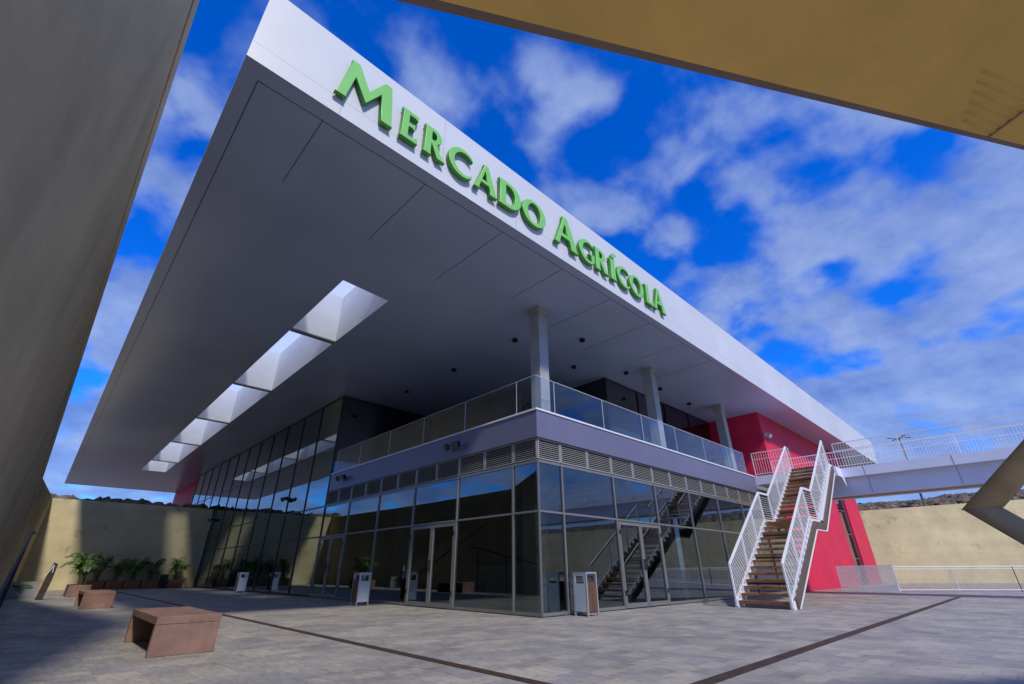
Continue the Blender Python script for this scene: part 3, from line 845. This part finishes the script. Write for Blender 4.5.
w.poly(pts+bks+[up_(p, h) for p, h in zip(pts, hs_w)]+[up_(p, h) for p, h in zip(bks, hs_w)],
       [(0,1,7,6),(1,2,8,7),(3,9,10,4),(4,10,11,5),(6,7,10,9),(7,8,11,10),(0,6,9,3),(2,5,11,8),(0,3,4,1),(1,4,5,2)])
wr_ = tag(w.build('retaining_wall', M['beige']), 'long beige rendered wall behind the footbridge at right', 'wall')

def rubble(name, o, va, vb, hfun, nx, ny, seed, stones=0):
    rnd = random.Random(seed)
    me = MB(); grid = []
    for i in range(nx+1):
        row = []
        for j in range(ny+1):
            u, v = i/nx, j/ny
            p = Vector(o)+Vector(va)*u+Vector(vb)*v; x, y = p.x, p.y
            z = p.z+hfun(u, v)
            edge = (i in (0, nx)) or (j in (0, ny))
            jit = .0 if edge else .22
            row.append((x+rnd.uniform(-jit, jit)*.7, y+rnd.uniform(-jit, jit)*.7, z+(0 if edge else rnd.uniform(-.16, .2))))
        grid.append(row)
    vs = [p for r in grid for p in r]; n = ny+1
    fs = [(i*n+j, (i+1)*n+j, (i+1)*n+j+1, i*n+j+1) for i in range(nx) for j in range(ny)]
    me.poly(vs, fs)
    for k in range(stones):
        u = rnd.random()**2.2*.45+.02; v = rnd.random()
        p = Vector(o)+Vector(va)*u+Vector(vb)*v; p.z += hfun(u, v)-.05
        r = rnd.uniform(.10, .30)
        ax = [Vector((rnd.gauss(0,1), rnd.gauss(0,1), rnd.gauss(0,.6))).normalized() for _ in range(9)]
        bm_ = bmesh.new(); r_ico = bmesh.ops.create_icosphere(bm_, subdivisions=1, radius=1)
        sc3 = (rnd.uniform(.7, 1.5), rnd.uniform(.7, 1.4), rnd.uniform(.45, .9))
        vv = [p+Vector((q.co.x*sc3[0], q.co.y*sc3[1], q.co.z*sc3[2]))*r*rnd.uniform(.72, 1.15) for q in bm_.verts]
        me.poly(vv, [tuple(q.index for q in f.verts) for f in bm_.faces]); bm_.free()
    o = me.build(name, M['rock']); o['kind'] = 'structure'
    return o
def hr(u, v):
    s = min(1, u*12)
    return -.45+s*.5+s*(.32+.16*math.sin(v*14)+.16*math.sin(v*6.0+1.2)+.06*math.sin(v*41))+.35*u
rubble('hillside', tuple(wa+wn_*.3+Vector((0,0,4.7))), (13, 10.8, 1.2), tuple(wb_-wa+Vector((0,0,1.5))), hr, 40, 90, 3, 420)
rubble('hillside', tuple(wb_+Vector((.1, .1, 6.2))), (15, 4, 1.5), tuple(wc-wb_+Vector((0,0,.35))), hr, 20, 120, 4, 120)
def hl(u, v):
    s = min(1, v*9)
    return -.35+s*.4+s*(.40+.07*math.sin(u*40)+.06*math.sin(u*97))
rubble('hillside', (-30, 34.45, 5.2), (29.7, 0, 0), (0, 9, 0), hl, 120, 12, 5, 160)
# ------------------------------------------------------------------ plaza guard rails at right
FR = empty('white_railing', (20.6, -1.2, 0), 'dense white picket railing on a white kerb below the crimson wall', 'railing')
def fl_(p): return (p[0]-20.6, p[1]+1.2, p[2])
f = MB(); f.prism([fl_((20.9, -1.1, .002)), fl_((20.75, -3.45, .002)), fl_((20.85, -3.45, .002)), fl_((21.0, -1.1, .002))], (0, 0, .1))
f.poly([fl_(p) for p in ((20.9,-1.1,.1),(20.75,-3.45,.1),(20.85,-3.45,.1),(21.0,-1.1,.1),(20.75,-3.45,.34),(20.85,-3.45,.34))], [(0,1,4),(3,5,2),(0,4,5,3),(1,2,5,4),(0,3,2,1)])
f.build('kerb', M['white'], FR)
railing('railing', [(20.95, -1.1, .08), (20.8, -3.45, .12)], 'white', FR, (20.6, -1.2, 0), step=.075, h=1.02, mid=.86, pr=.046)
PR = empty('white_railing', (21.0, -3.3, 0), 'thin long white picket railing in front of the beige wall at right', 'railing')
railing('railing', [(21.0, -3.35, .0), (24.7, -7.4, 0), (34.0, -17.0, 0)], 'white', PR, (21.0, -3.3, 0), step=.11, h=1.08, mid=.98, pr=.011)

# lamp post on the hill
LPt = empty('lamp_post', (42, -3.4, 5.6), 'tall thin lamp post with four arms, standing on the hillside beyond the footbridge', 'lamp post')
f = MB(); f.cyl((0,0,-.6), (0,0,5.5), .09, .06, n=10); f.build('pole', M['pole'], LPt)
for k in range(4):
    a = R(35+90*k); dx, dy = math.cos(a), math.sin(a)
    f = MB(); f.bar((dx*.05, dy*.05, 5.42), (dx*.55, dy*.55, 5.5), .05); f.build('arm', M['pole'], LPt)
    f = MB(); f.box((-.16, -.07, -.035), (.16, .07, .035)); o = f.build('lamp_head', M['blackmetal'], LPt, bevel=.02)
    o.matrix_local = Matrix.Translation((dx*.75, dy*.75, 5.5)) @ Matrix.Rotation(a, 4, 'Z')
f = MB(); f.box((-.32, -.3, .95), (.02, .3, 1.45)); f.build('junction_box', M['blackmetal'], LPt)

# ------------------------------------------------------------------ drains
f = MB(); f.box((-5.13, -5.74, .0005), (-4.99, 33.6, .006)); f.build('drain_grate', M['drain'])
bpy.data.objects['drain_grate']['label'] = 'narrow dark drain strip running past the benches on the left paving'; bpy.data.objects['drain_grate']['category'] = 'drain'
f = MB(); f.box((-5.13, -5.90, .0005), (17.4, -5.743, .006))
tag(f.build('drain_grate', M['drain']), 'dark drain strip crossing the paving at lower right', 'drain')

# ------------------------------------------------------------------ benches
def bench(loc, label):
    t = empty('bench', loc, label, 'bench', 'open box benches on the left paving')
    f = MB(); f.box((0, 0, .365), (.77, 2.1, .46)); f.build('seat', M['bench'], t, bevel=.008)
    f = MB(); f.box((0, .0, .002), (.77, .09, .363)); f.build('side_panel', M['bench'], t, bevel=.006)
    f = MB(); f.box((0, 2.01, .002), (.77, 2.1, .363)); f.build('side_panel', M['bench'], t, bevel=.006)
    f = MB(); f.box((.40, .092, .002), (.44, 2.008, .363)); f.build('inner_panel', M['bench'], t)
bench((-7.6, -.12, 0), 'nearest terracotta box bench, large, open at its left side')
bench((-7.6, 11.75, 0), 'farther terracotta box bench, small, between the near bench and the first palm')

# ------------------------------------------------------------------ planters and palms
def frond_mesh(rnd, h, spread, n):
    lf = MB(); stm = MB()
    for k in range(n):
        az = rnd.uniform(0, 2*math.pi); reach = spread*rnd.uniform(.35, 1.0); top = h*rnd.uniform(.55, 1.0)
        base = Vector((rnd.uniform(-.12, .12), rnd.uniform(-.12, .12), 0))
        d = Vector((math.cos(az), math.sin(az), 0)); pts = []
        droop = rnd.uniform(.05, .35)*h
        for i in range(11):
            t = i/10
            pts.append(base+d*reach*(t**1.5)+Vector((0, 0, top*(1-(1-t)**1.7)-droop*t**3.2)))
        for i in range(0, 10):
            stm.cyl(pts[i], pts[i+1], .014*(1-i/14), .014*(1-(i+1)/14), n=4, caps=False)
        side = d.cross(Vector((0,0,1)))
        m = 22
        for i in range(m):
            t = .30+.70*i/(m-1); fi = t*10; i0 = min(9, int(fi)); p = pts[i0].lerp(pts[i0+1], fi-i0)
            tan = (pts[i0+1]-pts[i0]).normalized()
            ll = .30*h/1.5*math.sin(math.pi*min(1, (1.08-t)*1.05))*rnd.uniform(.75, 1.1)+.06
            for s in (-1, 1):
                dv = (side*s*.75+tan*.75+Vector((0, 0, rnd.uniform(-.28, .1)))).normalized()
                q = p+dv*ll; md = p+dv*ll*.45
                wv_ = tan.cross(dv).cross(dv).normalized()*.016
                q.z -= ll*.22
                lf.face([p, md+wv_, q, md-wv_])
    return lf, stm
def potted(loc, size, px_label, pl_label, h, spread, n, seed, dims):
    t = empty('planter', loc, px_label, 'planter', 'brown box planters by the beige wall')
    w_, d_, hh_ = dims
    f = MB(); f.box((-w_/2, -d_/2, .002), (w_/2, -d_/2+.05, hh_)); f.box((-w_/2, d_/2-.05, .002), (w_/2, d_/2, hh_))
    f.box((-w_/2, -d_/2+.051, .002), (-w_/2+.05, d_/2-.051, hh_-.001)); f.box((w_/2-.05, -d_/2+.051, .002), (w_/2, d_/2-.051, hh_-.001))
    f.build('box', M[size], t)
    f = MB(); f.box((-w_/2+.052, -d_/2+.052, .01), (w_/2-.052, d_/2-.052, hh_-.05)); f.build('soil', M['soil'], t)
    p = empty('palm_plant', (loc[0], loc[1], hh_-.06), pl_label, 'palm', 'potted palms by the beige wall')
    rnd = random.Random(seed)
    lf, stm = frond_mesh(rnd, h, spread, n)
    lf.build('leaves', M['leaf'], p); stm.build('stem', M['stem'], p)
potted((-7.1, 22.7, 0), 'bench', 'separate terracotta box planter standing forward of the wall row', 'largest potted palm, leftmost and well in front of the others', 1.75, 1.0, 30, 11, (.77, 2.1, .48))
names = [(-5.75, 1.45, .62, 'left end planter of the brown row under the beige wall', 'slim palm at the left end of the wall row'),
         (-4.78, 1.40, .70, 'second brown planter from the left in the wall row', 'dense dark palm second from left in the wall row'),
         (-3.86, 1.50, .72, 'middle brown planter of the wall row', 'tall spreading palm in the middle of the wall row'),
         (-2.92, 1.48, .72, 'brown planter just left of the dark pot in the wall row', 'palm just left of the dark tall pot'),
         (-1.45, 1.52, .70, 'brown planter at the right end of the wall row beside the glass', 'palm at the right end of the wall row in front of the sunlit wall stripe')]
for k, (x, h, sp, l1, l2) in enumerate(names):
    potted((x, 33.3, 0), 'planter', l1, l2, h*1.12, sp, 17, 20+k, (.86, .8, .5))
t = empty('tall_pot', (-2.15, 33.1, 0), 'dark tall empty pot between the last two planters', 'pot')
f = MB(); f.prism([(-.2,-.2,.002),(.2,-.2,.002),(.2,.2,.002),(-.2,.2,.002)], (0,0,.78)); f.build('body', M['rust'], t, bevel=.02)
f = MB(); f.box((-.23,-.23,.783), (.23,.23,.83)); f.build('rim', M['rust'], t, bevel=.008)

# ------------------------------------------------------------------ litter bins
def litter_bin(loc, rz, label):
    t = empty('litter_bin', loc, label, 'litter bin', 'steel and timber litter bins by the glass front', rz)
    w_, d_, h_ = .42, .42, .95
    f = MB()
    for x in (-w_/2, w_/2-.035):
        for y in (-d_/2, d_/2-.035):
            f.box((x, y, .002), (x+.035, y+.035, h_))
    f.box((-w_/2+.036, -d_/2, h_-.035), (w_/2-.036, -d_/2+.034, h_)); f.box((-w_/2+.036, d_/2-.034, h_-.035), (w_/2-.036, d_/2, h_))
    f.box((-w_/2, -d_/2+.036, h_-.035), (-w_/2+.034, d_/2-.036, h_)); f.box((w_/2-.034, -d_/2+.036, h_-.035), (w_/2, d_/2-.036, h_))
    f.build('frame', M['binframe'], t)
    # steel faces front/back with deposit opening, timber faces on the sides
    for s in (-1, 1):
        y = s*(d_/2-.012)
        f = MB(); f.box((-w_/2+.037, y-.008, .10), (w_/2-.037, y+.008, .70)); f.box((-w_/2+.037, y-.008, .87), (w_/2-.037, y+.008, h_-.037))
        f.box((-w_/2+.037, y-.008, .7005), (-w_/2+.08, y+.008, .8695)); f.box((w_/2-.08, y-.008, .7005), (w_/2-.037, y+.008, .8695))
        f.build('steel_panel', M['binsteel'], t)
        f = MB(); x = s*(w_/2-.012)
        for k in range(5):
            yy = -d_/2+.04+k*.069
            f.box((x-.01, yy, .10), (x+.01, yy+.062, .74))
        f.build('timber_panel', M['binwood'], t)
    f = MB(); f.box((-w_/2+.05, -d_/2+.05, .09), (w_/2-.05, d_/2-.05, .72)); f.build('liner', M['blackmetal'], t)
litter_bin((1.12, -.45, 0), R(-90), 'litter bin at right, before the glass corner pane beside the doors')
litter_bin((-.92, 7.25, 0), R(0), 'litter bin in the middle, left of the corner double doors')
litter_bin((-.8, 20.6, 0), R(0), 'smallest, farthest litter bin by the tall glass wall at left')

# ------------------------------------------------------------------ world, sun, camera
wd = bpy.data.worlds.new('World'); sc.world = wd; wd.use_nodes = True
nt = wd.node_tree; ns = nt.nodes; L = nt.links; ns.clear()
out = ns.new('ShaderNodeOutputWorld'); bg = ns.new('ShaderNodeBackground')
sky = ns.new('ShaderNodeTexSky'); sky.sky_type = 'NISHITA'; sky.sun_disc = False
to_sun = Vector((-.27, -.97, 1.0)).normalized()
sky.sun_elevation = math.asin(to_sun.z); sky.sun_rotation = math.atan2(to_sun.x, to_sun.y)
sky.air_density = 1.0; sky.dust_density = .4; sky.ozone_density = 2.5
hs_ = ns.new('ShaderNodeHueSaturation'); hs_.inputs['Saturation'].default_value = 1.45; hs_.inputs['Value'].default_value = .78
L.new(sky.outputs[0], hs_.inputs['Color'])
tint = ns.new('ShaderNodeMix'); tint.data_type = 'RGBA'; tint.blend_type = 'MULTIPLY'; tint.inputs[0].default_value = 1
tint.inputs[7].default_value = (.32, .92, 1.8, 1)
L.new(hs_.outputs[0], tint.inputs[6])
tc = ns.new('ShaderNodeTexCoord'); sp = ns.new('ShaderNodeSeparateXYZ'); L.new(tc.outputs['Generated'], sp.inputs[0])
ad = ns.new('ShaderNodeMath'); ad.operation = 'ADD'; ad.inputs[1].default_value = .34; L.new(sp.outputs[2], ad.inputs[0])
mxz = ns.new('ShaderNodeMath'); mxz.operation = 'MAXIMUM'; mxz.inputs[1].default_value = .05; L.new(ad.outputs[0], mxz.inputs[0])
dx = ns.new('ShaderNodeMath'); dx.operation = 'DIVIDE'; dy = ns.new('ShaderNodeMath'); dy.operation = 'DIVIDE'
L.new(sp.outputs[0], dx.inputs[0]); L.new(mxz.outputs[0], dx.inputs[1]); L.new(sp.outputs[1], dy.inputs[0]); L.new(mxz.outputs[0], dy.inputs[1])
cb = ns.new('ShaderNodeCombineXYZ'); L.new(dx.outputs[0], cb.inputs[0]); L.new(dy.outputs[0], cb.inputs[1])
nz = ns.new('ShaderNodeTexNoise'); nz.inputs['Scale'].default_value = 5.4; nz.inputs['Detail'].default_value = 10; nz.inputs['Roughness'].default_value = .46
nz.inputs['Distortion'].default_value = .1
L.new(cb.outputs[0], nz.inputs['Vector'])
n2 = ns.new('ShaderNodeTexNoise'); n2.inputs['Scale'].default_value = .9; n2.inputs['Detail'].default_value = 3
L.new(cb.outputs[0], n2.inputs['Vector'])
sm = ns.new('ShaderNodeMath'); sm.operation = 'MULTIPLY_ADD'; sm.inputs[1].default_value = .55
L.new(n2.outputs['Fac'], sm.inputs[0]); L.new(nz.outputs['Fac'], sm.inputs[2])
rp = ns.new('ShaderNodeValToRGB'); rp.color_ramp.interpolation = 'EASE'
rp.color_ramp.elements[0].position = .65; rp.color_ramp.elements[0].color = (0,0,0,1)
rp.color_ramp.elements[1].position = .84; rp.color_ramp.elements[1].color = (.86,.86,.86,1)
hz = ns.new('ShaderNodeMath'); hz.operation = 'MULTIPLY_ADD'; hz.inputs[1].default_value = -.16
L.new(sp.outputs[2], hz.inputs[0]); L.new(sm.outputs[0], hz.inputs[2])
h2_ = ns.new('ShaderNodeMath'); h2_.operation = 'ADD'; h2_.inputs[1].default_value = .09; L.new(hz.outputs[0], h2_.inputs[0])
L.new(h2_.outputs[0], rp.inputs['Fac'])
mx = ns.new('ShaderNodeMix'); mx.data_type = 'RGBA'
n3 = ns.new('ShaderNodeTexNoise'); n3.inputs['Scale'].default_value = 5; n3.inputs['Detail'].default_value = 6; n3.inputs['Roughness'].default_value = .6
L.new(cb.outputs[0], n3.inputs['Vector'])
r3 = ns.new('ShaderNodeValToRGB'); r3.color_ramp.elements[0].position = .34; r3.color_ramp.elements[1].position = .66
r3.color_ramp.elements[0].color = (.85, 1.4, 3.4, 1); r3.color_ramp.elements[1].color = (2.0, 2.6, 4.3, 1)
L.new(n3.outputs['Fac'], r3.inputs['Fac']); L.new(r3.outputs[0], mx.inputs[7])
L.new(rp.outputs[0], mx.inputs[0]); L.new(tint.outputs[2], mx.inputs[6])
L.new(mx.outputs[2], bg.inputs['Color']); bg.inputs['Strength'].default_value = .14
L.new(bg.outputs[0], out.inputs['Surface'])

sl = bpy.data.lights.new('sun', 'SUN'); sl.energy = 2.7; sl.angle = R(4.5); sl.color = (1, .95, .87)
so_ = bpy.data.objects.new('sun', sl); link(so_)
so_.rotation_euler = to_sun.to_track_quat('Z', 'Y').to_euler()
so_.location = to_sun*60

p, yw, ro = R(26.621), R(46.306), R(-.245)
fw = Vector((math.cos(yw)*math.cos(p), math.sin(yw)*math.cos(p), math.sin(p)))
rt = Vector((math.sin(yw), -math.cos(yw), 0)); upv = rt.cross(fw)
r2 = rt*math.cos(ro)+upv*math.sin(ro); u2 = -rt*math.sin(ro)+upv*math.cos(ro)
cd = bpy.data.cameras.new('camera'); cam = bpy.data.objects.new('camera', cd); link(cam)
cd.sensor_width = 36; cd.lens = 16.0; cd.clip_start = .05; cd.clip_end = 2000
mat = Matrix((r2, u2, -fw)).transposed().to_4x4(); mat.translation = camP
cam.matrix_world = mat
sc.camera = cam

sc.view_settings.view_transform = 'Standard'; sc.view_settings.look = 'None'
sc.view_settings.exposure = .38; sc.view_settings.gamma = 1
sc.render.engine = 'CYCLES'
sc.cycles.max_bounces = 10; sc.cycles.transparent_max_bounces = 24; sc.cycles.glossy_bounces = 4; sc.cycles.diffuse_bounces = 4
sc.cycles.caustics_reflective = False; sc.cycles.caustics_refractive = False
